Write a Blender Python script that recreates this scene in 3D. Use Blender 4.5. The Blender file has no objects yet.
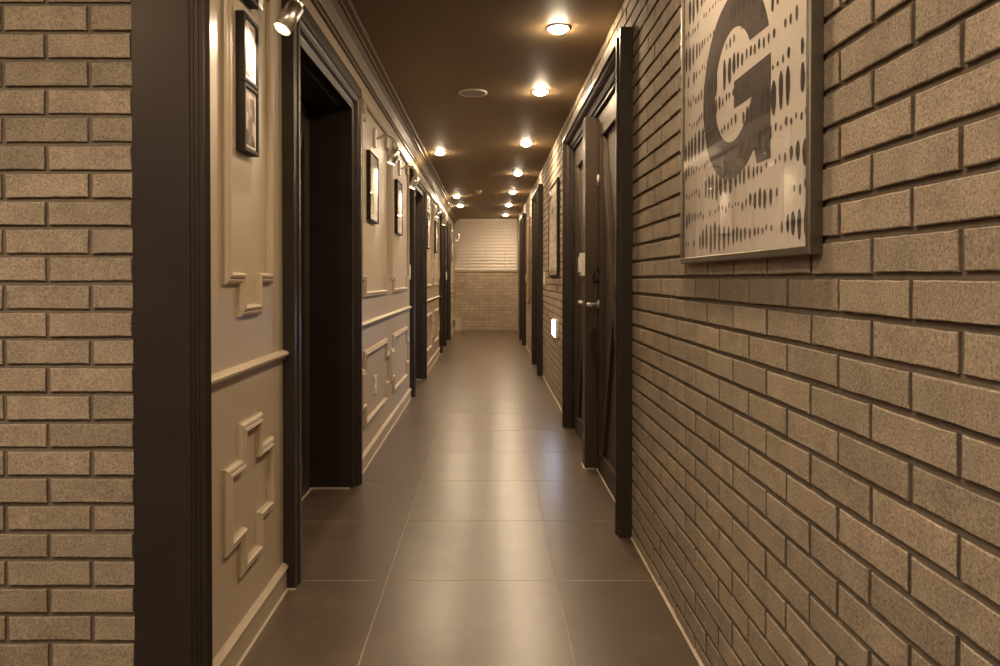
import bpy, bmesh, math, random
from mathutils import Vector, Matrix
random.seed(7)
S = bpy.context.scene
C = S.collection
PI = math.pi

# ------------------------------------------------------------------ layout
CAMZ = 1.069          # eye height
F = 690.0             # focal length in pixels of the 1000 px frame
HC = 2.2745           # ceiling height
XR, XL = .588, -.706  # corridor wall faces
YE = 14.05            # end wall
YF = 1.593            # brick wall facing the camera
YB = -3.2             # back wall of the lobby
XLOB = -3.6           # left wall of the lobby

# ------------------------------------------------------------------ materials
def new_mat(name):
    m = bpy.data.materials.new(name); m.use_nodes = True
    nt = m.node_tree
    b = nt.nodes['Principled BSDF']
    return m, nt, b

def N(nt, t, **kw):
    n = nt.nodes.new(t)
    for k, v in kw.items():
        if k in n.inputs: n.inputs[k].default_value = v
        else: setattr(n, k, v)
    return n

def ramp(nt, fac, stops):
    r = nt.nodes.new('ShaderNodeValToRGB')
    el = r.color_ramp.elements
    while len(el) > len(stops): el.remove(el[-1])
    while len(el) < len(stops): el.new(.5)
    for e, (p, c) in zip(el, stops):
        e.position = p; e.color = (*c, 1) if len(c) == 3 else c
    nt.links.new(fac, r.inputs['Fac'])
    return r.outputs['Color']

def coords(nt): return nt.nodes.new('ShaderNodeTexCoord').outputs['Object']

def paint(name, col, rough=.5, var=.06, nscale=6, bump=.0, bscale=400, spec=.5):
    m, nt, b = new_mat(name)
    co = coords(nt)
    n = N(nt, 'ShaderNodeTexNoise', Scale=nscale, Detail=4.0); nt.links.new(co, n.inputs['Vector'])
    lo = tuple(c*(1-var) for c in col); hi = tuple(min(1, c*(1+var)) for c in col)
    nt.links.new(ramp(nt, n.outputs['Fac'], [(.3, lo), (.7, hi)]), b.inputs['Base Color'])
    b.inputs['Roughness'].default_value = rough
    b.inputs['Specular IOR Level'].default_value = spec
    if bump:
        n2 = N(nt, 'ShaderNodeTexNoise', Scale=bscale, Detail=3.0); nt.links.new(co, n2.inputs['Vector'])
        bp = N(nt, 'ShaderNodeBump', Strength=bump, Distance=.001)
        nt.links.new(n2.outputs['Fac'], bp.inputs['Height']); nt.links.new(bp.outputs['Normal'], b.inputs['Normal'])
    return m

def brick_mat(name, col, var=.13):
    m, nt, b = new_mat(name)
    co = coords(nt)
    g = nt.nodes.new('ShaderNodeNewGeometry')
    lo = tuple(c*(1-var) for c in col); hi = tuple(c*(1+var) for c in col)
    base = ramp(nt, g.outputs['Random Per Island'], [(0, lo), (.5, col), (1, (hi[0], hi[1]*.985, hi[2]*.96))])
    n1 = N(nt, 'ShaderNodeTexNoise', Scale=230.0, Detail=6.0, Roughness=.8); nt.links.new(co, n1.inputs['Vector'])
    n2 = N(nt, 'ShaderNodeTexNoise', Scale=14.0, Detail=6.0, Roughness=.6); nt.links.new(co, n2.inputs['Vector'])
    g1 = ramp(nt, n1.outputs['Fac'], [(.32, (.30,.29,.28)), (.47, (.95,.95,.95)), (.68, (1.6,1.6,1.6))])
    g2 = ramp(nt, n2.outputs['Fac'], [(.3, (.84,.84,.84)), (.7, (1.12,1.12,1.12))])
    mx = N(nt, 'ShaderNodeMix', data_type='RGBA', blend_type='MULTIPLY'); mx.inputs[0].default_value = 1
    nt.links.new(base, mx.inputs[6]); nt.links.new(g1, mx.inputs[7])
    mx2 = N(nt, 'ShaderNodeMix', data_type='RGBA', blend_type='MULTIPLY'); mx2.inputs[0].default_value = 1
    nt.links.new(mx.outputs[2], mx2.inputs[6]); nt.links.new(g2, mx2.inputs[7])
    nt.links.new(mx2.outputs[2], b.inputs['Base Color'])
    b.inputs['Roughness'].default_value = .85
    b.inputs['Specular IOR Level'].default_value = .25
    bp = N(nt, 'ShaderNodeBump', Strength=.8, Distance=.003)
    nt.links.new(n1.outputs['Fac'], bp.inputs['Height'])
    bp2 = N(nt, 'ShaderNodeBump', Strength=.5, Distance=.006)
    nt.links.new(n2.outputs['Fac'], bp2.inputs['Height']); nt.links.new(bp.outputs['Normal'], bp2.inputs['Normal'])
    nt.links.new(bp2.outputs['Normal'], b.inputs['Normal'])
    return m

def tile_mat():
    m, nt, b = new_mat('porcelain_tile')
    co = coords(nt)
    g = nt.nodes.new('ShaderNodeNewGeometry')
    n1 = N(nt, 'ShaderNodeTexNoise', Scale=5.0, Detail=8.0, Roughness=.65); nt.links.new(co, n1.inputs['Vector'])
    n2 = N(nt, 'ShaderNodeTexNoise', Scale=60.0, Detail=4.0, Roughness=.7); nt.links.new(co, n2.inputs['Vector'])
    base = ramp(nt, n1.outputs['Fac'], [(.3, (.082,.056,.039)), (.55, (.105,.073,.051)), (.75, (.137,.097,.069))])
    v = ramp(nt, g.outputs['Random Per Island'], [(0, (.93,.93,.93)), (1, (1.06,1.06,1.06))])
    v2 = ramp(nt, n2.outputs['Fac'], [(.35, (.9,.9,.9)), (.65, (1.08,1.08,1.08))])
    mx = N(nt, 'ShaderNodeMix', data_type='RGBA', blend_type='MULTIPLY'); mx.inputs[0].default_value = 1
    nt.links.new(base, mx.inputs[6]); nt.links.new(v, mx.inputs[7])
    mx2 = N(nt, 'ShaderNodeMix', data_type='RGBA', blend_type='MULTIPLY'); mx2.inputs[0].default_value = 1
    nt.links.new(mx.outputs[2], mx2.inputs[6]); nt.links.new(v2, mx2.inputs[7])
    nt.links.new(mx2.outputs[2], b.inputs['Base Color'])
    r = N(nt, 'ShaderNodeMapRange'); r.inputs['To Min'].default_value = .282; r.inputs['To Max'].default_value = .31
    nt.links.new(n1.outputs['Fac'], r.inputs['Value']); nt.links.new(r.outputs['Result'], b.inputs['Roughness'])
    b.inputs['Specular IOR Level'].default_value = .9
    return m

M_TINT = (1.0, .80, .62, 1)
def emit(name, col, strength):
    m, nt, b = new_mat(name)
    b.inputs['Base Color'].default_value = (*col, 1)
    b.inputs['Emission Color'].default_value = (*col, 1)
    b.inputs['Emission Strength'].default_value = strength
    n = N(nt, 'ShaderNodeTexNoise', Scale=20.0); nt.links.new(coords(nt), n.inputs['Vector'])
    nt.links.new(ramp(nt, n.outputs['Fac'], [(0, tuple(c*.97 for c in col)), (1, col)]), b.inputs['Base Color'])
    return m

def metal(name, col, rough):
    m, nt, b = new_mat(name)
    b.inputs['Metallic'].default_value = 1
    n = N(nt, 'ShaderNodeTexNoise', Scale=90.0, Detail=3.0); nt.links.new(coords(nt), n.inputs['Vector'])
    nt.links.new(ramp(nt, n.outputs['Fac'], [(.3, tuple(c*.92 for c in col)), (.7, col)]), b.inputs['Base Color'])
    b.inputs['Roughness'].default_value = rough
    return m

def glass_mat():
    m = bpy.data.materials.new('picture_glass'); m.use_nodes = True
    nt = m.node_tree; nt.nodes.clear()
    out = nt.nodes.new('ShaderNodeOutputMaterial')
    mix = nt.nodes.new('ShaderNodeMixShader'); fr = N(nt, 'ShaderNodeFresnel', IOR=1.5)
    t = nt.nodes.new('ShaderNodeBsdfTransparent'); gl = N(nt, 'ShaderNodeBsdfGlossy', Roughness=.02)
    ge = nt.nodes.new('ShaderNodeNewGeometry')
    front = N(nt, 'ShaderNodeMath', operation='SUBTRACT'); front.inputs[0].default_value = 1; nt.links.new(ge.outputs['Backfacing'], front.inputs[1])
    fac = N(nt, 'ShaderNodeMath', operation='MULTIPLY'); nt.links.new(fr.outputs[0], fac.inputs[0]); nt.links.new(front.outputs[0], fac.inputs[1])
    nt.links.new(fac.outputs[0], mix.inputs[0]); nt.links.new(t.outputs[0], mix.inputs[1]); nt.links.new(gl.outputs[0], mix.inputs[2])
    nt.links.new(mix.outputs[0], out.inputs['Surface'])
    return m

def photo_mat(seed, stops, scale, stretch=(1, 1, 1)):
    """a printed picture: patches of ink over paper, laid out in the object's own space"""
    m, nt, b = new_mat('photo_print')
    co = coords(nt)
    mp = N(nt, 'ShaderNodeMapping'); mp.inputs['Location'].default_value = (seed*3.1, seed*1.7, seed*2.3)
    mp.inputs['Scale'].default_value = stretch
    nt.links.new(co, mp.inputs['Vector'])
    v = N(nt, 'ShaderNodeTexVoronoi', Scale=scale, distance='CHEBYCHEV'); nt.links.new(mp.outputs[0], v.inputs['Vector'])
    n = N(nt, 'ShaderNodeTexNoise', Scale=scale*.8, Detail=5.0); nt.links.new(mp.outputs[0], n.inputs['Vector'])
    sep = N(nt, 'ShaderNodeSeparateColor'); nt.links.new(v.outputs['Color'], sep.inputs[0])
    mt = N(nt, 'ShaderNodeMath', operation='MULTIPLY_ADD'); mt.inputs[1].default_value = .55
    mt2 = N(nt, 'ShaderNodeMath', operation='MULTIPLY'); mt2.inputs[1].default_value = .5
    nt.links.new(n.outputs['Fac'], mt2.inputs[0]); nt.links.new(sep.outputs[0], mt.inputs[0]); nt.links.new(mt2.outputs[0], mt.inputs[2])
    nt.links.new(ramp(nt, mt.outputs[0], stops), b.inputs['Base Color'])
    b.inputs['Roughness'].default_value = .5
    return m

M = dict(
    brick=brick_mat('sand_faced_brick', (.36,.29,.215)),
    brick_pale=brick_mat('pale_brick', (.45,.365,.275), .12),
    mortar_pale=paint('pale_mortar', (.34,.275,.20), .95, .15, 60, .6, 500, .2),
    mortar=paint('mortar', (.185,.147,.108), .95, .15, 60, .6, 500, .2),
    cream=paint('cream_wall_paint', (.47,.383,.275), .42, .03, 3, .15, 500),
    ceiling=paint('brown_ceiling_paint', (.24,.167,.088), .6, .05, 2, .1, 600, .2),
    crown=paint('brown_gloss_paint', (.12,.081,.042), .5, .05, 4, 0, 400, .25),
    dark=paint('charcoal_brown_gloss', (.031,.0250,.0220), .40, .1, 8, 0, 400, .3),
    dark2=paint('dark_door_paint', (.056,.041,.030), .45, .1, 8, 0, 400, .3),
    tile=tile_mat(),
    grout=paint('light_grout', (.38,.31,.235), .8, .1, 40),
    caulk=paint('cream_caulk', (.55,.46,.34), .6, .1, 40),
    white=paint('white_plastic', (.72,.66,.56), .35, .02, 10),
    blind=paint('white_blind', (.72,.64,.56), .45, .03, 10),
    chrome=metal('brushed_nickel', (.88,.85,.80), .32),
    pewter=metal('pewter_frame', (.20,.175,.14), .42),
    black=paint('black_frame', (.020,.013,.009), .5, .1, 20, 0, 400, .25),
    darkmetal=metal('dark_bronze', (.10,.09,.085), .3),
    brownwood=paint('brown_wood', (.25,.165,.09), .45, .2, 14),
    mat=paint('white_mat_board', (.86,.81,.74), .7, .02, 10),
    paper=paint('print_paper', (.80,.70,.60), .6, .02, 10),
    ink=paint('taupe_ink', (.092,.068,.056), .6, .12, 12),
    ink2=paint('black_ink', (.045,.034,.028), .6, .2, 60),
    ink3=paint('faded_ink', (.13,.098,.078), .6, .2, 60),
    glass=glass_mat(),
    bulb=emit('warm_lamp', (1.0,.79,.54), 175.0),
    guide=emit('cool_guide_lamp', (.60,.70,1.0), 18.0),
    beige=paint('beige_box_paint', (.52,.43,.30), .5, .04, 8),
    lobby=paint('lobby_wall_paint', (.30,.25,.19), .7, .04, 3),
)

for k in ('dark', 'dark2', 'crown'):
    M[k].node_tree.nodes['Principled BSDF'].inputs['Specular Tint'].default_value = M_TINT  # warm lamp colour put into the sheen of these paints

# ------------------------------------------------------------------ mesh helpers
class MB:
    def __init__(s): s.bm = bmesh.new(); s.mi = 0
    def poly(s, pts, mi=None):
        f = s.bm.faces.new([s.bm.verts.new(p) for p in pts]); f.material_index = s.mi if mi is None else mi; return f
    def box(s, x0, x1, y0, y1, z0, z1, bev=0, mi=None):
        mat = s.mi if mi is None else mi
        r = bmesh.ops.create_cube(s.bm, size=1)
        vs = r['verts']
        for v in vs:
            v.co = Vector((x0+(v.co.x+.5)*(x1-x0), y0+(v.co.y+.5)*(y1-y0), z0+(v.co.z+.5)*(z1-z0)))
        fs = {f for v in vs for f in v.link_faces}
        for f in fs: f.material_index = mat
        if bev:
            es = list({e for v in vs for e in v.link_edges})
            o = bmesh.ops.bevel(s.bm, geom=es, offset=bev, segments=2, profile=.6, affect='EDGES', clamp_overlap=True)
            for f in o['faces']: f.material_index = mat
        return s
    def tube(s, pts, r, n=12, cap=True, mi=None):
        mat = s.mi if mi is None else mi
        pts = [Vector(p) for p in pts]
        rr = r if isinstance(r, (list, tuple)) else [r]*len(pts)
        rings = []; ref = None
        for i, p in enumerate(pts):
            t = (pts[min(i+1, len(pts)-1)] - pts[max(i-1, 0)]).normalized()
            if ref is None: ref = t.orthogonal().normalized()
            a = (ref - t*ref.dot(t)).normalized(); ref = a; b = t.cross(a)
            rings.append([s.bm.verts.new(p + (a*math.cos(2*PI*k/n) + b*math.sin(2*PI*k/n))*rr[i]) for k in range(n)])
        for A, B in zip(rings, rings[1:]):
            for k in range(n):
                f = s.bm.faces.new((A[k], A[(k+1) % n], B[(k+1) % n], B[k])); f.smooth = True; f.material_index = mat
        if cap:
            for R in (rings[0][::-1], rings[-1]):
                f = s.bm.faces.new(R); f.material_index = mat
        return s
    def lathe(s, prof, n=32, c=(0,0,0), mi=None, smooth=True):
        """prof = [(r, z)...] turned about the z axis through c"""
        mat = s.mi if mi is None else mi
        rings = []
        for r, z in prof:
            if r < 1e-6: rings.append([s.bm.verts.new((c[0], c[1], c[2]+z))])
            else: rings.append([s.bm.verts.new((c[0]+r*math.cos(2*PI*k/n), c[1]+r*math.sin(2*PI*k/n), c[2]+z)) for k in range(n)])
        for A, B in zip(rings, rings[1:]):
            for k in range(n):
                q = [A[k % len(A)], A[(k+1) % len(A)], B[(k+1) % len(B)], B[k % len(B)]]
                u = []
                for v in q:
                    if v not in u: u.append(v)
                if len(u) > 2:
                    f = s.bm.faces.new(u); f.material_index = mat; f.smooth = smooth
        return s
    def prism(s, prof, axis, a0, a1, mi=None):
        """prof in the two other axes (x,z for axis y; x,y for axis z), extruded from a0 to a1"""
        mat = s.mi if mi is None else mi
        def P(p, a): return (p[0], a, p[1]) if axis == 'y' else (p[0], p[1], a) if axis == 'z' else (a, p[0], p[1])
        A = [s.bm.verts.new(P(p, a0)) for p in prof]; B = [s.bm.verts.new(P(p, a1)) for p in prof]
        n = len(prof)
        fs = [s.bm.faces.new((A[i], A[(i+1) % n], B[(i+1) % n], B[i])) for i in range(n)]
        fs += [s.bm.faces.new(A[::-1]), s.bm.faces.new(B)]
        for f in fs: f.material_index = mat
        return s
    def sweep(s, path, prof, xw, sgn, closed, mi=None):
        """moulding on a wall plane x = xw: path in (y, z); prof = [(u, v)]: u to the left of travel, v out of the wall"""
        mat = s.mi if mi is None else mi
        n = len(path); rings = []
        for i, p in enumerate(path):
            p = Vector(p)
            def nrm(a, b):
                d = (Vector(b)-Vector(a)).normalized(); return Vector((-d.y, d.x))
            ns = []
            if closed or i > 0: ns.append(nrm(path[i-1], path[i]))
            if closed or i < n-1: ns.append(nrm(path[i], path[(i+1) % n]))
            m = ns[0] if len(ns) == 1 else (ns[0]+ns[1])/(1+ns[0].dot(ns[1]))
            rings.append([s.bm.verts.new((xw+sgn*v, p.x+m.x*u, p.y+m.y*u)) for u, v in prof])
        k = len(prof)
        for i in range(n if closed else n-1):
            A, B = rings[i], rings[(i+1) % n]
            for j in range(k):
                f = s.bm.faces.new((A[j], A[(j+1) % k], B[(j+1) % k], B[j])); f.material_index = mat
        if not closed:
            for R in (rings[0], rings[-1][::-1]):
                f = s.bm.faces.new(R); f.material_index = mat
        return s
    def build(s, name, mats, parent=None, recalc=True, loc=None):
        if recalc: bmesh.ops.recalc_face_normals(s.bm, faces=s.bm.faces)
        me = bpy.data.meshes.new(name); 
        if loc is not None: bmesh.ops.translate(s.bm, verts=s.bm.verts, vec=-Vector(loc))
        s.bm.to_mesh(me); s.bm.free()
        for m in (mats if isinstance(mats, (list, tuple)) else [mats]): me.materials.append(m)
        o = bpy.data.objects.new(name, me); C.objects.link(o)
        if parent is not None: o.parent = parent
        if loc is not None: o.location = loc
        return o

def tag(o, label, cat, group=None, kind=None):
    o['label'] = label; o['category'] = cat
    if group: o['group'] = group
    if kind: o['kind'] = kind
    return o
def thing(name, label, cat, loc=(0,0,0), group=None, kind=None):
    o = bpy.data.objects.new(name, None); C.objects.link(o); o.location = loc; o.empty_display_size = .1
    return tag(o, label, cat, group, kind)
def struct(mb, name, mats, label, cat='trim'):
    return tag(mb.build(name, mats), label, cat, kind='structure')
def dup(root, loc, label):
    r = root.copy(); C.objects.link(r); r.location = loc; r['label'] = label
    for ch in list(root.children):
        c = ch.copy(); C.objects.link(c); c.parent = r
        for g in ch.children:
            d = g.copy(); C.objects.link(d); d.parent = c
    return r

# ------------------------------------------------------------------ brickwork
BP, RP = .2, .0642      # brick and row pitch
def bricks(mb, P, u0, u1, z0, z1, holes, zph, uph, mi=0, d=.007, fine=lambda u: False):
    """P(u, z, depth) -> point; depth 0 = brick face, positive = into the wall. Running bond."""
    j = .0050; c = .0016
    k0 = math.floor((z0-zph)/RP)
    k = k0
    while zph+k*RP < z1-.004:
        za, zb = max(z0, zph+k*RP+j), min(z1, zph+(k+1)*RP-j)
        off = uph + (BP/2 if k % 2 else 0)
        i = math.floor((u0-off)/BP)
        while off+i*BP < u1:
            segs = [(max(u0, off+i*BP+j), min(u1, off+(i+1)*BP-j))]
            for (h0, h1, g0, g1) in holes:
                if zb <= g0 or za >= g1: continue
                ns = []
                for a, b in segs:
                    if b <= h0 or a >= h1: ns.append((a, b)); continue
                    if a < h0: ns.append((a, h0))
                    if b > h1: ns.append((h1, b))
                segs = ns
            for a, b in segs:
                if b-a < .012 or zb-za < .012: continue
                r = lambda s=.0011: random.uniform(-s, s)
                q = random.uniform(-.0013, .0010)
                cor = [(a, za, 1, 1), (b, za, -1, 1), (b, zb, -1, -1), (a, zb, 1, -1)]
                cor = [(u+r(), z+r(), su, sz) for u, z, su, sz in cor]
                if fine(a):      # ragged arrises on the bricks near the eye
                    out = []
                    for n in range(4):
                        p0_, p1_ = cor[n], cor[(n+1) % 4]
                        out.append(p0_)
                        m_ = (9 if b-a > .12 else 5) if n % 2 == 0 else 3
                        for t_ in range(1, m_+1):
                            t_ /= m_+1
                            su = 0 if n % 2 == 0 else p0_[2]; sz = p0_[3] if n % 2 == 0 else 0
                            out.append((p0_[0]*(1-t_)+p1_[0]*t_+abs(r(.0012))*su, p0_[1]*(1-t_)+p1_[1]*t_+abs(r(.0012))*sz, su, sz))
                    cor = out
                L_ = len(cor)
                B = [mb.bm.verts.new(P(u, z, d+.001)) for u, z, su, sz in cor]
                Mv = [mb.bm.verts.new(P(u, z, c+q)) for u, z, su, sz in cor]
                T = [mb.bm.verts.new(P(u+su*(c+abs(r(.0006))), z+sz*(c+abs(r(.0006))), q+r(.0003))) for u, z, su, sz in cor]
                for A1, A2 in ((B, Mv), (Mv, T)):
                    for n in range(L_):
                        f = mb.bm.faces.new((A1[n], A1[(n+1) % L_], A2[(n+1) % L_], A2[n])); f.material_index = 1 if A1 is B else mi  # brick sides take the dark mortar colour in place of joint shade
                f = mb.bm.faces.new(T); f.material_index = mi
            i += 1
        k += 1

# doors along the corridor: (outer y0, outer y1, outer top)
CWL, CWR = .135, .105
L_DOORS = [(2.357, 3.630, 2.060), (6.130, 7.390, 2.060), (9.750, 11.970, 2.060)]
R_DOORS = [(2.826, 4.990, 2.094), (7.527, 8.590, 2.094), (10.930, 12.060, 2.094)]

# ------------------------------------------------------------------ the setting
# floor: porcelain tiles over a bed of grout
mb = MB()
mb.box(XLOB-.1, 1.0, YB-.1, YE+.1, -.06, -.0009, mi=1)
tx0, ty0, T = -.361, .026, .6
ix = -6
g = .0018
for ix in range(-6, 3):
    for iy in range(-6, 25):
        x0, x1 = tx0+ix*T+g, tx0+(ix+1)*T-g; y0, y1 = ty0+iy*T+g, ty0+(iy+1)*T-g
        if x1 < XLOB or x0 > .75 or y1 < YB or y0 > YE: continue
        if y0 > 1.75 and x1 < -1.0: continue
        e = .0006
        a = [mb.bm.verts.new(p) for p in ((x0,y0,-.002),(x1,y0,-.002),(x1,y1,-.002),(x0,y1,-.002))]
        b = [mb.bm.verts.new(p) for p in ((x0,y0,-e),(x1,y0,-e),(x1,y1,-e),(x0,y1,-e))]
        t = [mb.bm.verts.new(p) for p in ((x0+e,y0+e,0),(x1-e,y0+e,0),(x1-e,y1-e,0),(x0+e,y1-e,0))]
        for A, B in ((a, b), (b, t)):
            for n in range(4): mb.bm.faces.new((A[n], A[(n+1) % 4], B[(n+1) % 4], B[n]))
        mb.bm.faces.new(t)
struct(mb, 'floor', [M['tile'], M['grout']], 'dark brown porcelain tile floor with pale grout lines', 'floor')

mb = MB(); mb.box(XLOB-.1, 1.0, YB-.1, YE+.1, HC, HC+.08)
struct(mb, 'ceiling', M['ceiling'], 'dark brown painted corridor ceiling', 'ceiling')

# right brick wall
mb = MB()
d = .007
def hole(d_, cw): return (d_[0]+cw-.02, d_[1]-cw+.02, -1, d_[2]-cw+.02)
edges = [YB]
for dr in R_DOORS:
    h = hole(dr, CWR); 
    mb.box(XR+d, XR+.14, edges[-1], h[0], 0, HC, mi=1); mb.box(XR+d, XR+.14, h[0], h[1], h[3], HC, mi=1); edges.append(h[1])
mb.box(XR+d, XR+.14, edges[-1], YE+.1, 0, HC, mi=1)
bricks(mb, lambda u, z, dd: (XR+dd, u, z), YB, YE, 0, HC, [hole(x, CWR) for x in R_DOORS], .044, .062, fine=lambda u: .6 < u < 5)
struct(mb, 'wall_right', [M['brick'], M['mortar']], 'tan sand-faced brick wall along the right side', 'wall')

# brick wall facing the camera on the left
mb = MB()
mb.box(XLOB-.1, -.72, YF+d, YF+.09, 0, HC, mi=1)
bricks(mb, lambda u, z, dd: (u, YF+dd, z), XLOB, -.8205, 0, HC, [], .030, -.8205, fine=lambda u: u > -1.5)
struct(mb, 'wall_front', [M['brick'], M['mortar']], 'tan brick wall facing the camera at far left', 'wall')

# left painted wall with its three openings
mb = MB()
edges = [YF+.12]
mb.box(XL-.24, XL, YF+.09, L_DOORS[0][0]+.09, 0, HC)
for i, dr in enumerate(L_DOORS):
    h = hole(dr, CWL)
    mb.box(XL-.24, XL, dr[0]+.09, dr[1]-.09, h[3], HC)
    nx = L_DOORS[i+1][0]+.09 if i < 2 else YE+.1
    mb.box(XL-.24, XL, dr[1]-.09, nx, 0, HC)
struct(mb, 'wall_left', M['cream'], 'cream painted wall along the left side', 'wall')

# end wall: brick below, window above
ZW = 1.205
mb = MB()
mb.box(XL-.02, XR+.05, YE+d, YE+.14, 0, ZW-.01, mi=1)
mb.box(XL-.02, XR+.05, YE+d, YE+.14, HC-.05, HC, mi=1)
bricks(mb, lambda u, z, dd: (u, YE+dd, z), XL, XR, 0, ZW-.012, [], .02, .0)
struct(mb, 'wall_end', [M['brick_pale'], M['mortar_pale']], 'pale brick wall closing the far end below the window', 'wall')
win = thing('window_1', 'wide window at the corridor end behind a white blind', 'window', (0, YE, ZW), kind='structure')
mb = MB()
for a, b, c_, e in ((XL, XR, ZW-.01, ZW+.035), (XL, XR, HC-.05, HC), (XL, XL+.04, ZW, HC), (XR-.04, XR, ZW, HC), (-.08, -.04, ZW, HC)):
    mb.box(a, b, YE+.03, YE+.09, c_, e)
o = mb.build('window_frame', M['white'], win); o.location = (0, -YE, -ZW)
mb = MB(); mb.box(XL+.04, XR-.04, YE+.058, YE+.064, ZW+.035, HC-.05)
o = mb.build('window_pane', M['glass'], win); o.location = (0, -YE, -ZW)
mb = MB(); mb.box(XL+.002, XR-.002, YE-.012, YE+.10, ZW-.012, ZW+.006, .003)
o = mb.build('window_sill', M['white'], win); o.location = (0, -YE, -ZW)
# dark night outside
mb = MB(); mb.box(XL-.3, XR+.3, YE+.5, YE+.54, .5, 3.0)
struct(mb, 'wall_outside', M['lobby'], 'plain wall outside the far window', 'wall')

bl = thing('venetian_blind', 'white horizontal slat blind filling the far end window', 'blind', (0, YE, HC))
x0, x1 = XL+.02, XR-.02
mb = MB(); mb.box(x0, x1, -.035, .02, -.052, -.004, .004); mb.build('headrail', M['blind'], bl)
mb = MB()
z = HC-.085
while z > ZW+.06:
    zz = z-HC; h = .037
    mb.prism([(-.016, zz-h), (-.0135, zz-h), (.0005, zz), (.0095, zz+h), (.007, zz+h), (-.002, zz)], 'x', x0, x1)
    z -= .0655
mb.build('slats', M['blind'], bl)
mb = MB(); mb.box(x0, x1, -.03, .012, ZW-HC+.012, ZW-HC+.045, .004); mb.build('bottom_rail', M['blind'], bl)
for px in (x0+.25, (x0+x1)/2, x1-.25):
    mb = MB(); mb.tube([(px, -.028, -.05), (px, -.028, ZW-HC+.03)], .0015, 6); mb.build('ladder_cord', M['blind'], bl)
mb = MB(); mb.tube([(x0+.08, -.045, -.05), (x0+.08, -.045, -.62), (x0+.08, -.045, -.66)], [.003, .003, .008], 8); mb.build('tilt_wand', M['white'], bl)

# lobby behind the camera
mb = MB(); mb.box(XLOB-.1, XLOB, YB-.1, YF+.1, 0, HC)
struct(mb, 'wall_lobby', M['lobby'], 'plain painted wall of the lobby, out of frame on the left', 'wall')
mb = MB(); mb.box(XLOB-.1, 1.0, YB-.1, YB, 0, HC)
struct(mb, 'wall_back', M['lobby'], 'plain painted wall behind the camera', 'wall')

# dark corner post between the brick and the painted wall
mb = MB()
mb.prism([(-.82,1.588),(-.694,1.588),(-.690,1.590),(-.690,1.598),(-.684,1.601),(-.684,1.607),(-.677,1.610),(-.677,1.616),
          (-.669,1.620),(-.668,1.626),(-.6945,1.630),(-.6945,1.638),(-.678,1.680),(-.678,1.683),(XL,1.690),(-.82,1.690)], 'z', 0, HC)
struct(mb, 'trim_1', M['dark'], 'tall dark moulded corner post beside the left brick wall', 'corner post')

# crown moulding
cp = [(0,-.108),(.012,-.108),(.014,-.092),(.022,-.090),(.030,-.076),(.046,-.052),(.066,-.036),(.078,-.034),(.080,-.022),(.100,-.018),(.108,-.012),(.108,0),(0,0)]
mb = MB(); mb.prism([(XL+a, HC+b) for a, b in cp], 'y', 1.60, YE)
struct(mb, 'trim_2', M['crown'], 'brown stepped crown moulding along the left ceiling edge', 'crown moulding')

# caulk line at the foot of the right wall
mb = MB(); e = [YB]+[v for dr in R_DOORS for v in (dr[0], dr[1])]+[YE]
for a, b in zip(e[::2], e[1::2]): mb.prism([(XR+.006, 0), (XR-.0065, 0), (XR-.001, .006), (XR+.006, .008)], 'y', a, b)
struct(mb, 'trim_3', M['caulk'], 'thin cream sealant line at the foot of the right brick wall', 'sealant line')

# left wall: skirting, chair rails, key-pattern panel mouldings
segs = [(1.690, L_DOORS[0][0]), (L_DOORS[0][1], L_DOORS[1][0]), (L_DOORS[1][1], L_DOORS[2][0]), (L_DOORS[2][1], YE)]
mb = MB()
for a, b in segs:
    mb.prism([(XL, 0), (XL+.012, 0), (XL+.012, .072), (XL+.018, .074), (XL+.018, .080), (XL+.008, .090), (XL, .092)], 'y', a, b)
    mb.prism([(XL+.010, 0), (XL+.018, 0), (XL+.012, .006), (XL+.010, .006)], 'y', a, b)
struct(mb, 'baseboard_left', M['cream'], 'cream skirting board along the left wall', 'baseboard')
tn = 4
where = ['beside the dark corner post', 'between the first and second left doorways', 'between the second and third left doorways', 'next to the far end wall']
for (a, b), w in zip(segs, where):
    mb = MB(); mb.prism([(XL, .790), (XL+.008, .791), (XL+.010, .800), (XL+.022, .806), (XL+.024, .814), (XL+.014, .820), (XL, .824)], 'y', a, b)
    struct(mb, f'trim_{tn}', M['cream'], f'cream chair rail moulding {w}', 'chair rail'); tn += 1
PROF = [(-.016,0),(-.016,.009),(-.010,.014),(-.004,.016),(0,.012),(.003,.018),(.009,.020),(.015,.014),(.016,0)]
def key(y0, y1, z0, z1, s, tz, ty):
    """rectangle with stepped-in corners: body y0..y1, tabs z0..z1"""
    return [(y0, z0+tz), (y0+ty, z0+tz), (y0+ty, z0), (y1-ty, z0), (y1-ty, z0+tz), (y1, z0+tz),
            (y1, z1-tz), (y1-ty, z1-tz), (y1-ty, z1), (y0+ty, z1), (y0+ty, z1-tz), (y0, z1-tz)]
bodies = [(1.838, 2.206, 0), (3.765, 4.800, 1), (4.930, 5.965, 1), (7.530, 8.500, 2), (8.640, 9.610, 2), (12.15, 12.95, 3), (13.06, 13.88, 3)]
seen = {}
for y0, y1, w in bodies:
    seen[w] = seen.get(w, 0)+1
    nth = '' if w == 0 else ('nearer ' if seen[w] == 1 else 'farther ')
    mb = MB(); mb.sweep(key(y0, y1, .243, .643, 0, .100, .108), PROF, XL, 1, True)
    struct(mb, f'trim_{tn}', M['cream'], f'{nth}lower cream stepped panel moulding {where[w]}', 'panel moulding'); tn += 1
    mb = MB(); mb.sweep(key(y0, y1, .975, 2.055, 0, .093, .108), PROF, XL, 1, True)
    struct(mb, f'trim_{tn}', M['cream'], f'{nth}upper cream stepped panel moulding {where[w]}', 'panel moulding'); tn += 1

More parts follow.
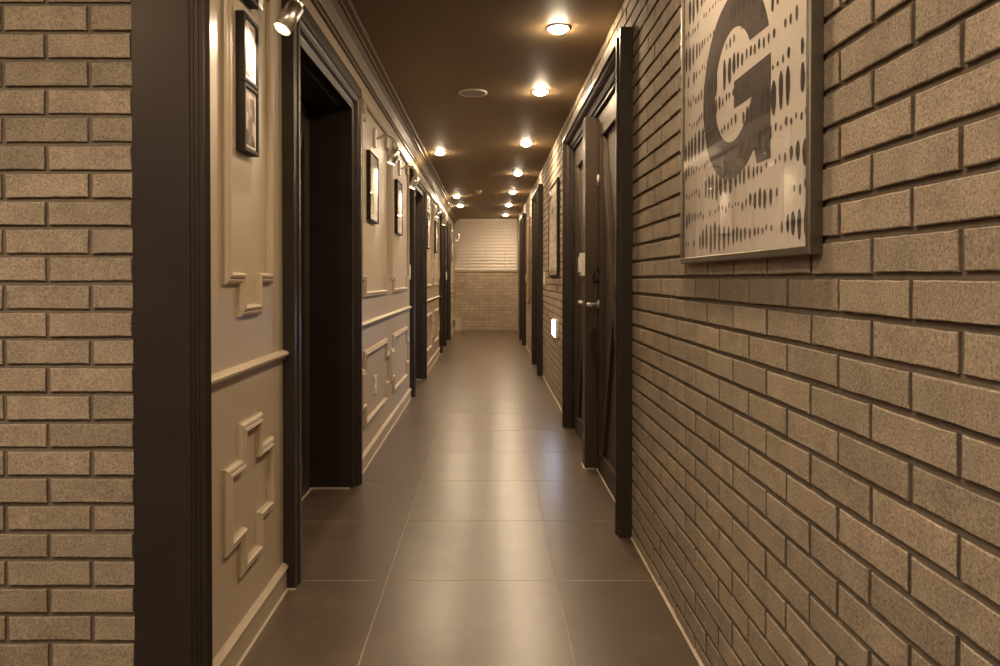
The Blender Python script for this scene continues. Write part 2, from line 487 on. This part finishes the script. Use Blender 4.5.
# ------------------------------------------------------------------ doors
def casing(dr, cw, xw, sgn, vs):
    mb = MB()
    y0, y1, z1 = dr
    prof = [(0,-.002),(0,.036),(.004,.040),(.030,.041),(.034,.046),(.052,.046),(.058,.038),(.066,.036),(.074,.030),(.080,.018),(.090,.015),(cw,.013),(cw,-.012)]
    prof = [(-u*cw/.105 if u < .1 else -u, v*vs) for u, v in prof]
    # travel so that the opening lies to the right: up the near side, across, down the far side
    mb.sweep([(y0, 0), (y0, z1), (y1, z1), (y1, 0)], prof, xw, sgn, False)
    return mb
def leaf(name, parent, xf, sgn, y0, y1, z1, latch, handle=True, number=None):
    """panelled door leaf with a crossed brace; xf = face towards the corridor, sgn = direction out of the wall"""
    X = lambda v: xf - sgn*v       # v = depth behind the face
    mb = MB(); st = .095; tr = .13; br = .115; dp = .022
    def bx(a, b, ya, yb, za, zb, bev=.0015): mb.box(min(X(a), X(b)), max(X(a), X(b)), ya, yb, za, zb, bev)
    bx(0, .036, y0, y0+st, .006, z1); bx(0, .036, y1-st, y1, .006, z1)
    bx(0, .036, y0+st, y1-st, z1-tr, z1); bx(0, .036, y0+st, y1-st, .006, br)
    bx(dp, .034, y0+st-.002, y1-st+.002, br-.002, z1-tr+.002, 0)
    lf = mb.build(name, M['dark2'], parent)
    for k in (0, 1):
        mb = MB()
        A = Vector((y0+st, br)) if k == 0 else Vector((y1-st, br)); Bp = Vector((y1-st, z1-tr)) if k == 0 else Vector((y0+st, z1-tr))
        w = .07
        # a bar with ends cut to the panel
        d0 = w*.5
        L = (Bp-A); n_ = Vector((-L.y, L.x)).normalized()
        sg = 1 if k == 0 else -1
        pts = [A, A+Vector((sg*w, 0)), Bp, Bp-Vector((sg*w, 0))]
        vF = .004+.001*k
        fr = [mb.bm.verts.new((X(vF), p.x, p.y)) for p in pts]; bk = [mb.bm.verts.new((X(dp+.002), p.x, p.y)) for p in pts]
        for i in range(4): mb.bm.faces.new((fr[i], fr[(i+1) % 4], bk[(i+1) % 4], bk[i]))
        mb.bm.faces.new(fr); mb.bm.faces.new(bk[::-1])
        mb.build('brace', M['dark2'], lf)
    if handle:
        yh = y1-.055 if latch > 0 else y0+.055
        mb = MB()
        # rose, neck, lever
        mb.tube([(X(0), yh, .925), (X(-.008), yh, .925)], .025, 20)
        mb.tube([(X(-.006), yh, .925), (X(-.052), yh, .925), (X(-.060), yh-latch*.008, .925), (X(-.062), yh-latch*.03, .925), (X(-.062), yh-latch*.125, .925)], [.009,.009,.0105,.010,.009], 12)
        mb.build('lever_handle', M['chrome'], lf)['label'] = 'brushed metal lever handle'
        mb = MB()
        mb.tube([(X(0), yh, 1.06), (X(-.007), yh, 1.06)], .023, 20)
        mb.tube([(X(-.004), yh, 1.045), (X(-.030), yh-latch*.01, 1.050), (X(-.034), yh-latch*.02, 1.075), (X(-.028), yh-latch*.025, 1.105), (X(-.004), yh-latch*.02, 1.118)], .006, 10)
        mb.build('pull_handle', M['darkmetal'], lf)
    return lf

def text_mesh(txt, size, ext):
    cu = bpy.data.curves.new('numeral', 'FONT'); cu.body = txt; cu.size = size; cu.extrude = ext; cu.align_x = 'CENTER'; cu.align_y = 'CENTER'
    o = bpy.data.objects.new('numeral', cu)
    C.objects.link(o)
    dg = bpy.context.evaluated_depsgraph_get()
    me = bpy.data.meshes.new_from_object(o.evaluated_get(dg))
    bpy.data.objects.remove(o)
    return me

dn = 1
lab_l = ['dark framed open recess doorway on the left, nearest the camera', 'second dark framed doorway on the left, beyond two framed pictures', 'third and farthest dark framed double doorway on the left']
for i, dr in enumerate(L_DOORS):
    dt = thing(f'door_{dn}', lab_l[i], 'door', kind='structure'); dn += 1
    y0, y1, z1 = dr; w = CWL
    casing(dr, w, XL, 1, 1.0).build('casing', M['dark'], dt)
    ya, yb, zt = y0+w, y1-w, z1-w
    mb = MB()
    mb.box(XL-.238, XL-.004, ya-.022, ya, 0, zt+.022); mb.box(XL-.238, XL-.004, yb, yb+.022, 0, zt+.022); mb.box(XL-.238, XL-.004, ya, yb, zt, zt+.022)
    # door stop strip, near the corridor side of the lining
    mb.box(XL-.196, XL-.040, ya, ya+.006, 0, zt); mb.box(XL-.196, XL-.040, yb-.006, yb, 0, zt); mb.box(XL-.196, XL-.040, ya+.006, yb-.006, zt-.006, zt)
    mb.build('jamb', M['dark'], dt)
    if i < 2:
        leaf('door_leaf', dt, XL-.200, 1, ya+.004, yb-.004, zt-.006, -1)
    else:
        ym = (ya+yb)/2-.06
        mb = MB(); mb.box(XL-.238, XL+.035, ym, ym+.11, 0, zt, .004); mb.build('mullion', M['dark'], dt)
        leaf('door_leaf', dt, XL-.200, 1, ya+.004, ym-.003, zt-.006, 1)
        leaf('door_leaf', dt, XL-.200, 1, ym+.113, yb-.004, zt-.006, -1)
    mb = MB(); mb.box(XL-.238, XL+.002, yb-.012, yb-.0055, 0, .006); mb.box(XL-.198, XL-.190, ya, yb, 0, .006); mb.box(XL-.002,XL+.042, y0-.006, y0+.001, 0, .005)
    mb.build('sealant', M['caulk'], dt)

lab_r = ['dark framed pair of braced doors on the right, nearest the camera', 'second dark framed doorway on the right, just past the far white print', 'third and farthest dark framed doorway on the right']
for i, dr in enumerate(R_DOORS):
    dt = thing(f'door_{dn}', lab_r[i], 'door', kind='structure'); dn += 1
    y0, y1, z1 = dr; w = CWR
    casing(dr, w, XR+.010, -1, 1.55).build('casing', M['dark'], dt)
    ya, yb, zt = y0+w, y1-w, z1-w
    mb = MB()
    mb.box(XR+.0, XR+.12, ya-.022, ya, 0, zt+.022); mb.box(XR+.0, XR+.12, yb, yb+.022, 0, zt+.022); mb.box(XR+.0, XR+.12, ya, yb, zt-.02, zt+.022)
    mb.build('jamb', M['dark'], dt)
    zt -= .02
    xf = XR+.016
    if i == 0:
        ym = 3.852
        mb = MB(); mb.box(.537, XR+.12, ym, ym+.112, 0, zt, .003); mb.build('mullion', M['dark2'], dt)
        lf = leaf('door_leaf', dt, xf, -1, ya+.003, ym-.003, zt-.006, 1)
        me = text_mesh('9', .085, .003); me.materials.append(M['white'])
        nm = bpy.data.objects.new('number_sign', me); C.objects.link(nm); nm.parent = lf; nm['label'] = 'white numeral fixed to the stile'
        nm.matrix_local = Matrix(((0,0,-1,xf-.003),(-1,0,0,ym-.036),(0,1,0,1.607),(0,0,0,1)))
        leaf('door_leaf', dt, xf, -1, ym+.115, yb-.003, zt-.006, -1)
        mb = MB(); mb.box(.531, .537, ym-.004, ym+.112, 0, .005); mb.box(.531, XR+.0, ym-.006, ym, 0, .005); mb.box(xf-.006, xf, ya, ym, 0, .0045)
        mb.build('sealant', M['caulk'], dt)
    else:
        leaf('door_leaf', dt, xf+.05, -1, ya+.003, yb-.003, zt-.006, 1 if i == 1 else -1)

# ------------------------------------------------------------------ lamps
WARM = (1.0, .725, .455)
def light(name, typ, energy, col, loc, parent=None, rot=(0,0,0), **kw):
    l = bpy.data.lights.new(name, typ); l.energy = energy; l.color = col
    for k, v in kw.items(): setattr(l, k, v)
    o = bpy.data.objects.new(name, l); C.objects.link(o); o.location = loc; o.rotation_euler = rot
    if parent is not None: o.parent = parent
    return o

def make_downlight(loc, label, group):
    t = thing('downlight', label, 'ceiling light', loc, group)
    mb = MB(); mb.lathe([(.0478,-.001),(.0485,-.005),(.053,-.006),(.056,-.003),(.056,.004)], 36); mb.build('trim_ring', M['white'], t)
    mb = MB(); mb.lathe([(0,-.026),(.016,-.0245),(.030,-.019),(.041,-.010),(.0475,.003)], 32); mb.build('lamp_lens', M['bulb'], t)
    light('lamp_glow', 'SPOT', DL_W, WARM, (0,0,-.045), t, spot_size=R(165), spot_blend=.9, shadow_soft_size=.04)
    return t
R = math.radians
DL_W = 9.5
ORD = ['nearest', 'second', 'third', 'fourth', 'fifth', 'sixth', 'seventh']
d0 = None
right_row = [(.334,3.34),(.332,4.47),(.333,6.2),(.334,7.97),(.333,9.7),(.325,11.4),(.318,13.2)]
for k, (x, y) in enumerate(right_row):
    lab = f'{ORD[k]} downlight from the camera in the long right-hand ceiling row' if k else 'nearest and largest lit downlight in the right-hand ceiling row'
    if k == 6: lab = 'farthest lit downlight in the right-hand ceiling row, by the end window'
    d0 = make_downlight((x, y, HC), lab, 'downlights in the right-hand row') if d0 is None else dup(d0, (x, y, HC), lab) and d0
lr = [(-.472,6.65,'nearest and largest lit downlight of the three by the left crown moulding'),
      (-.476,10.2,'middle lit downlight of the three by the left crown moulding'),
      (-.478,11.5,'farthest lit downlight of the three by the left crown moulding')]
for x, y, lab in lr:
    q = dup(d0, (x, y, HC), lab); q['group'] = 'downlights in the left-hand row'
# unseen lamps added over the camera and through the lobby to light near brick
for k, (x, y, lab) in enumerate([(.334, 1.55, 'added unseen downlight over the near print, above the frame'), (.334, -.4, 'added unseen downlight behind the camera'),
                                  (-.47, .35, 'added unseen lobby downlight left of the camera'), (-1.55, .35, 'added unseen lobby downlight before the left brick wall'), (-2.6, -.6, 'added unseen lobby downlight far left'), (-1.0, -1.7, 'added unseen lobby downlight at the back')]):
    q = dup(d0, (x, y, HC), lab); q['group'] = 'added downlights out of frame'
    if x < -.4:
        for c in q.children:
            if c.type == 'LIGHT':
                c.data = c.data.copy(); c.data.color = (1.0, .82, .66); c.data.energy = 13.0
    elif y < 2:
        for c in q.children:
            if c.type == 'LIGHT': c.data = c.data.copy(); c.data.energy = 6.0

# wall picture lights: plate, bent arm, cylinder head aimed at the wall
def make_piclight(loc, label, swing=0.0):
    t = thing('picture_light', label, 'spotlight', loc, 'picture lights on the left wall')
    Q = Matrix.Rotation(swing, 3, 'Z')
    mb = MB(); mb.box(.0, .018, -.024, .024, -.058, .058, .005); mb.build('wall_plate', M['chrome'], t)
    top = Q @ Vector((.142, 0, -.062))
    aim = Vector((-.40, -.42 if swing else -.10, -1)).normalized()
    mb = MB(); pts = [(.014,0,0)]
    for k in range(9):
        a = k/8; pts.append((.03+.098*a, 0, .022*math.sin(PI*a)*1.0 - .012*a))
    pts += [(.140, 0, -.030), (.143, 0, -.050), (.142, 0, -.062)]
    pts = [pts[0]]+[tuple(Q @ Vector(p)) for p in pts[1:]]
    mb.tube(pts, .0078, 12); mb.build('arm', M['chrome'], t)
    mb = MB(); mb.tube([top+Q@Vector((0,-.017,.005)), top+Q@Vector((0,.017,.005))], .0115, 16); mb.build('swivel_joint', M['chrome'], t)
    a0 = top + aim*.004; a1 = top + aim*.100
    mb = MB(); mb.tube([a0, a0+aim*.007, a0+aim*.008, a1, a1, a1-aim*.012], [.014, .022, .0255, .0268, .0245, .0235], 28, cap=True)
    hd = mb.build('lamp_head', M['chrome'], t)
    mb = MB(); mb.tube([a1-aim*.0115, a1-aim*.006, a1-aim*.0045], [.0232, .019, .010], 24); mb.build('lamp_lens', M['bulb'], hd)
    rot = aim.to_track_quat('-Z', 'Y').to_euler()
    light('spot_beam', 'SPOT', 4.6 if swing else 6.0, (1.0,.82,.58), tuple(a1+aim*.006), t, rot, spot_size=R(120), spot_blend=1.0, shadow_soft_size=.018)
    return t
ZP = 1.925
pl = [(2.092, 'silver swivel spotlight over the three small framed photos'),
      (4.24, 'silver wall spotlight over the first larger picture past the near doorway'),
      (5.40, 'silver wall spotlight over the second larger picture, before the second doorway'),
      (7.98, 'silver wall spotlight over the picture just past the second doorway'),
      (9.14, 'silver wall spotlight over the picture just before the farthest left doorway'),
      (13.05, 'silver wall spotlight against the blind at the far left end')]
p0 = None
for y, lab in pl:
    if y < 3: make_piclight((XL, y, ZP+.018), lab, -R(15)); continue
    p0 = make_piclight((XL, y, ZP), lab) if p0 is None else dup(p0, (XL, y, ZP), lab) and p0

# exit guide light low on the right wall
gx = thing('guide_light', 'small glowing bluish-white guide light low on right brick wall', 'guide light', (XR, 5.98, .635))
mb = MB(); mb.box(-.026, .002, -.13, .13, -.078, .078, .004); mb.build('housing', M['white'], gx)
mb = MB(); mb.box(-.0285, -.0255, -.120, .120, -.068, .068, .001); mb.build('light_panel', M['guide'], gx)

# ------------------------------------------------------------------ things on the ceiling
sp = thing('ceiling_speaker', 'round pale speaker grille set flush in the brown ceiling', 'speaker', (-.104, 4.50, HC))
mb = MB(); mb.lathe([(.080,-.006),(.086,-.009),(.092,-.006),(.094,.002)], 40); mb.build('rim', M['white'], sp)
mb = MB(); mb.lathe([(0,-.0045),(.05,-.0045),(.082,-.0055),(.082,.002)], 40); mb.build('grille', paint('speaker_mesh', (.42,.36,.30), .6, .3, 900), sp)
sd = thing('smoke_detector', 'small round smoke detector between the far ceiling downlights', 'smoke detector', (-.152, 9.55, HC))
mb = MB(); mb.lathe([(.055,.001),(.055,-.012),(.050,-.016),(.040,-.017)], 32); mb.build('base', M['beige'], sd)
mb = MB(); mb.lathe([(.040,-.016),(.038,-.034),(.030,-.042),(0,-.044)], 32); mb.build('sensor_dome', M['beige'], sd)

# ------------------------------------------------------------------ pictures
def frame_mb(hy, hz, fw, dep, bev=.0015):
    """four mitred bars around the local origin, back on x = 0, out along +x"""
    mb = MB()
    prof = [(0,0),(0,dep-.002),(.002,dep),(fw-.002,dep),(fw,dep-.003),(fw,0)]
    mb.sweep([(-hy,-hz),(hy,-hz),(hy,hz),(-hy,hz)], prof, 0, 1, True)
    return mb
def picture(loc, hy, hz, label, group, frm, fw, dep, mat_w, pm, cat='picture', flip=False):
    t = thing('framed_picture', label, cat, loc, group)
    if flip: t.rotation_euler = (0, 0, PI)
    frame_mb(hy, hz, fw, dep).build('frame', frm, t)
    a, b = hy-fw+.001, hz-fw+.001
    mb = MB(); mb.box(.001, dep-.0065, -a, a, -b, b)
    mb.build('mat_board', M['mat'], t)
    x = dep-.0058
    mb = MB(); mb.box(dep-.008, x, -a+mat_w, a-mat_w, -b+mat_w, b-mat_w)
    mb.build('photo', pm, t)
    mb = MB(); mb.box(dep-.0045, dep-.003, -a, a, -b, b); mb.build('glass', M['glass'], t)
    return t
SEP = [(.0, (.02,.014,.01)), (.40, (.06,.04,.03)), (.52, (.22,.15,.12)), (.66, (.60,.50,.44))]
RED = [(.0, (.05,.025,.02)), (.32, (.20,.09,.07)), (.5, (.40,.30,.25)), (.7, (.66,.58,.53))]
GRN = [(.0, (.12,.13,.07)), (.3, (.36,.36,.22)), (.5, (.62,.58,.48)), (.8, (.75,.72,.66))]
WRM = [(.0, (.16,.09,.06)), (.3, (.50,.33,.27)), (.5, (.64,.55,.48)), (.8, (.74,.70,.64))]
for zc, lab, pm in [(1.960, 'small dark framed photo cut off by the top edge, topmost of three', photo_mat(3, SEP, 26)),
                    (1.718, 'small dark framed photo with reddish print, middle of the three', photo_mat(5, RED, 28, (1,1,1.6))),
                    (1.523, 'small dark framed brown photo, lowest of the three by the corner post', photo_mat(9, SEP, 24, (1,1.3,.8)))]:
    picture((XL, 1.988, zc), .060, .0965, lab, 'small framed photos by the corner post', M['black'], .013, .026, .010, pm)
for yc, lab, pm in [(4.13, 'black framed white picture with greenish print, just past the near doorway', photo_mat(12, GRN, 12, (1,1,.7))),
                    (5.31, 'black framed white picture with pinkish print, just before the second doorway', photo_mat(15, WRM, 12, (1,1,.7))),
                    (7.86, 'narrow-looking black framed picture just past the second left doorway', photo_mat(18, WRM, 12)),
                    (9.03, 'black framed picture just before the farthest left doorway', photo_mat(21, WRM, 12)),
                    (12.95, 'pale picture on the last left panel beside the end blind', photo_mat(25, WRM, 12))]:
    picture((XL, yc, 1.605), .148, .203, lab, 'larger framed pictures on the left wall', M['black'] if yc < 12 else M['pewter'], .012, .024, .032, pm)

# big square prints on the brick wall
def ellipse(mb, y, z, x, ry, rz, mi, n=14):
    k = random.uniform(-.1, .1)
    mb.poly([(x, y+ry*math.cos(2*PI*i/n)*(1+.12*math.sin(5*i+k*40)), z+rz*math.sin(2*PI*i/n)) for i in range(n)], mi)
def dashes(mb, h, x, rng, y_lim, scale=1.0, pale=False):
    """rows of upright brush dashes, swelling and fading along each row"""
    z = -h+.045; row = 0
    while z < h-.03:
        big = row % 2 == 0
        ph = rng.uniform(0, 6.28); y = -h+.012+rng.uniform(0, .015)
        ph2 = rng.uniform(0, 6.28)
        while y < h-.012:
            s = .5+.5*math.sin(y*11+ph)
            s2 = .5+.5*math.sin(y*23+ph2)
            if big: rz = .006+.029*s**1.6+.006*s2
            else: rz = .004+.014*s2*s+rng.uniform(0, .006)
            if rng.random() > .08:
                ry = min(.0115, .0030+rz*.25)*rng.uniform(.8, 1.15)
                mi = (2 if rz > .015 or rng.random() < .35 else 3) if not pale else 3
                ellipse(mb, y, z+rng.uniform(-.006, .006), x, ry, rz, mi)
            y += (.016+.35*rz+rng.uniform(0, .008))
            if rng.random() < .06: y += .03
        z += .0655 if big else .0655
        row += 1
def g_letter(mb, x, mi):
    lay = [x]
    def nx(): lay[0] += .00006
    # u to the reader's right = +y after the half turn, w up
    ro, ri = .218, .124
    n = 56
    a0o, a0i = math.asin(.065/ro), math.asin(.065/ri)
    a1o, a1i = R(318), R(322)
    O = []; I = []
    for k in range(n+1):
        t = k/n
        ao = a0o+(a1o-a0o)*t; ai = a0i+(a1i-a0i)*t
        O.append((ro*1.01*math.cos(ao), ro*math.sin(ao))); I.append((ri*math.cos(ai), ri*math.sin(ai)*1.06))
    P = lambda p: (lay[0], p[0], p[1])
    for k in range(n): mb.poly([P(O[k]), P(O[k+1]), P(I[k+1]), P(I[k])], mi)
    nx(); mb.poly([P(q) for q in ((.124,.006),(.221,.006),(.221,-.208),(.150,-.208),(.128,-.16),(.088,-.10),(.118,-.058),(.124,-.05))], mi)
    nx(); mb.poly([P(q) for q in ((.010,.006),(.221,.006),(.221,-.057),(.010,-.057))], mi)
    nx(); mb.poly([P(q) for q in (O[-1], (.221,-.150), (.16,-.05), I[-1])], mi)
def big_print(loc, label, seed, letter, pale, frm):
    t = thing('framed_print', label, 'print', loc); t.rotation_euler = (0, 0, PI)
    h = .410; dep = .024
    frame_mb(h, h, .016, dep).build('frame', frm, t)
    a = h-.015
    mb = MB(); rng = random.Random(seed)
    mb.box(.002, .0150, -a, a, -a, a, mi=0)
    if letter: g_letter(mb, .0153, 1)
    dashes(mb, a, .0157, rng, a, pale=pale)
    for f in mb.bm.faces:
        pass
    mb.build('print_sheet', [M['paper'], M['ink'], M['ink2'], M['ink3']], t)
    mb = MB(); mb.box(.0190, .0210, -a, a, -a, a); mb.build('glass', M['glass'], t)
    return t
big_print((XR-.001, 1.625, 1.521), 'large square framed print with a dark letter G on near brick wall', 11, True, False, M['pewter'])
big_print((XR-.001, 6.145, 1.495), 'large square framed pale print beyond the double doors on the right', 29, False, True, M['black'])
# tall brown panel between the far right doors
t = thing('wood_panel', 'tall narrow brown panel on the brick between the two farthest right doors', 'panel', (XR-.001, 10.05, 1.335)); t.rotation_euler = (0,0,PI)
frame_mb(.34, .60, .03, .03).build('frame', M['brownwood'], t)
mb = MB(); mb.box(.002, .018, -.312, .312, -.572, .572); mb.build('panel_board', M['brownwood'], t)

# ------------------------------------------------------------------ switches, socket, box
def switch(loc, label, sgn, hy=.06, hz=.068, dep=.014):
    t = thing('light_switch', label, 'switch', loc, 'wall switches')
    if sgn < 0: t.rotation_euler = (0,0,PI)
    mb = MB(); mb.box(-.001, dep*.7, -hy, hy, -hz, hz, .003); mb.build('switch_plate', M['white'], t)
    mb = MB()
    for k in (-1, 1): mb.box(dep*.6, dep, min(k*.003, k*(hy-.014)), max(k*.003, k*(hy-.014)), -hz+.02, hz-.02, .0015)
    mb.build('rocker', M['white'], t)
    return t
switch((XR, 7.27, 1.066), 'white switch on the brick just before the second right doorway', -1)
switch((XR, 10.79, 1.07), 'white switch on the brick just before the farthest right doorway', -1)
switch((XL, 6.06, 1.12), 'white switch on the left wall just before the second doorway', 1)
switch((XL, 9.68, 1.12), 'white switch on the left wall just before the farthest doorway', 1)
switch((XL+.035, 10.78, 1.10), 'white switch on the mullion of the farthest left double doorway', 1, .045)
switch((.537, 3.905, 1.145), 'cream switch box on the mullion between the near braced doors', -1, .045, .064, .030)

so = thing('wall_socket', 'cream scalloped socket plate in the lower panel past the near doorway', 'socket', (XL, 4.25, .413))
mb = MB()
pts = []
for k in range(4):
    pts += [(.034, -.062+k*.031+.004), (.038, -.062+k*.031+.0155), (.034, -.062+k*.031+.027)]
out = pts + [(-y, z) for y, z in reversed(pts)]
mb.prism([(y, z) for y, z in out], 'x', -.001, .008); mb.build('socket_plate', M['white'], so)
mb = MB()
for zc in (.026, -.026): mb.tube([(.0075,0,zc),(.011,0,zc)], .019, 20)
mb.build('outlet', M['white'], so)
for zc in (.026, -.026):
    for yy in (-.006, .006):
        mb = MB(); mb.tube([(.0105,yy,zc),(.0115,yy,zc)], .0022, 8); mb.build('pin_hole', M['black'], so)

bx = thing('floor_box', 'small beige lidded box on the floor in the far left corner', 'box', (-.625, YE-.085, 0))
mb = MB(); mb.box(-.062, .062, -.07, .07, 0, .235, .006); mb.build('body', M['beige'], bx)
mb = MB(); mb.box(-.066, .066, -.074, .074, .233, .262, .006); mb.build('lid', M['beige'], bx)

# ------------------------------------------------------------------ world, camera, view
w = bpy.data.worlds.new('night'); S.world = w; w.use_nodes = True
w.node_tree.nodes['Background'].inputs[0].default_value = (.9, .75, .6, 1)
w.node_tree.nodes['Background'].inputs[1].default_value = .01

cam = bpy.data.cameras.new('camera'); co = bpy.data.objects.new('camera', cam); C.objects.link(co)
co.location = (0, 0, CAMZ); co.rotation_euler = (PI/2-R(.6), 0, 0)
cam.sensor_width = 36; cam.sensor_fit = 'HORIZONTAL'; cam.lens = F*36/1000
cam.shift_x = .011; cam.shift_y = -.0478; cam.clip_start = .02; cam.clip_end = 100
S.camera = co

S.view_settings.view_transform = 'Standard'; S.view_settings.look = 'None'
S.view_settings.gamma = 1; S.view_settings.use_curve_mapping = False
S.view_settings.exposure = 1.36
cy = S.cycles
cy.use_denoising = True
cy.max_bounces = 10; cy.diffuse_bounces = 5; cy.glossy_bounces = 5; cy.transparent_max_bounces = 12
cy.sample_clamp_indirect = 6
cy.caustics_reflective = False; cy.caustics_refractive = False
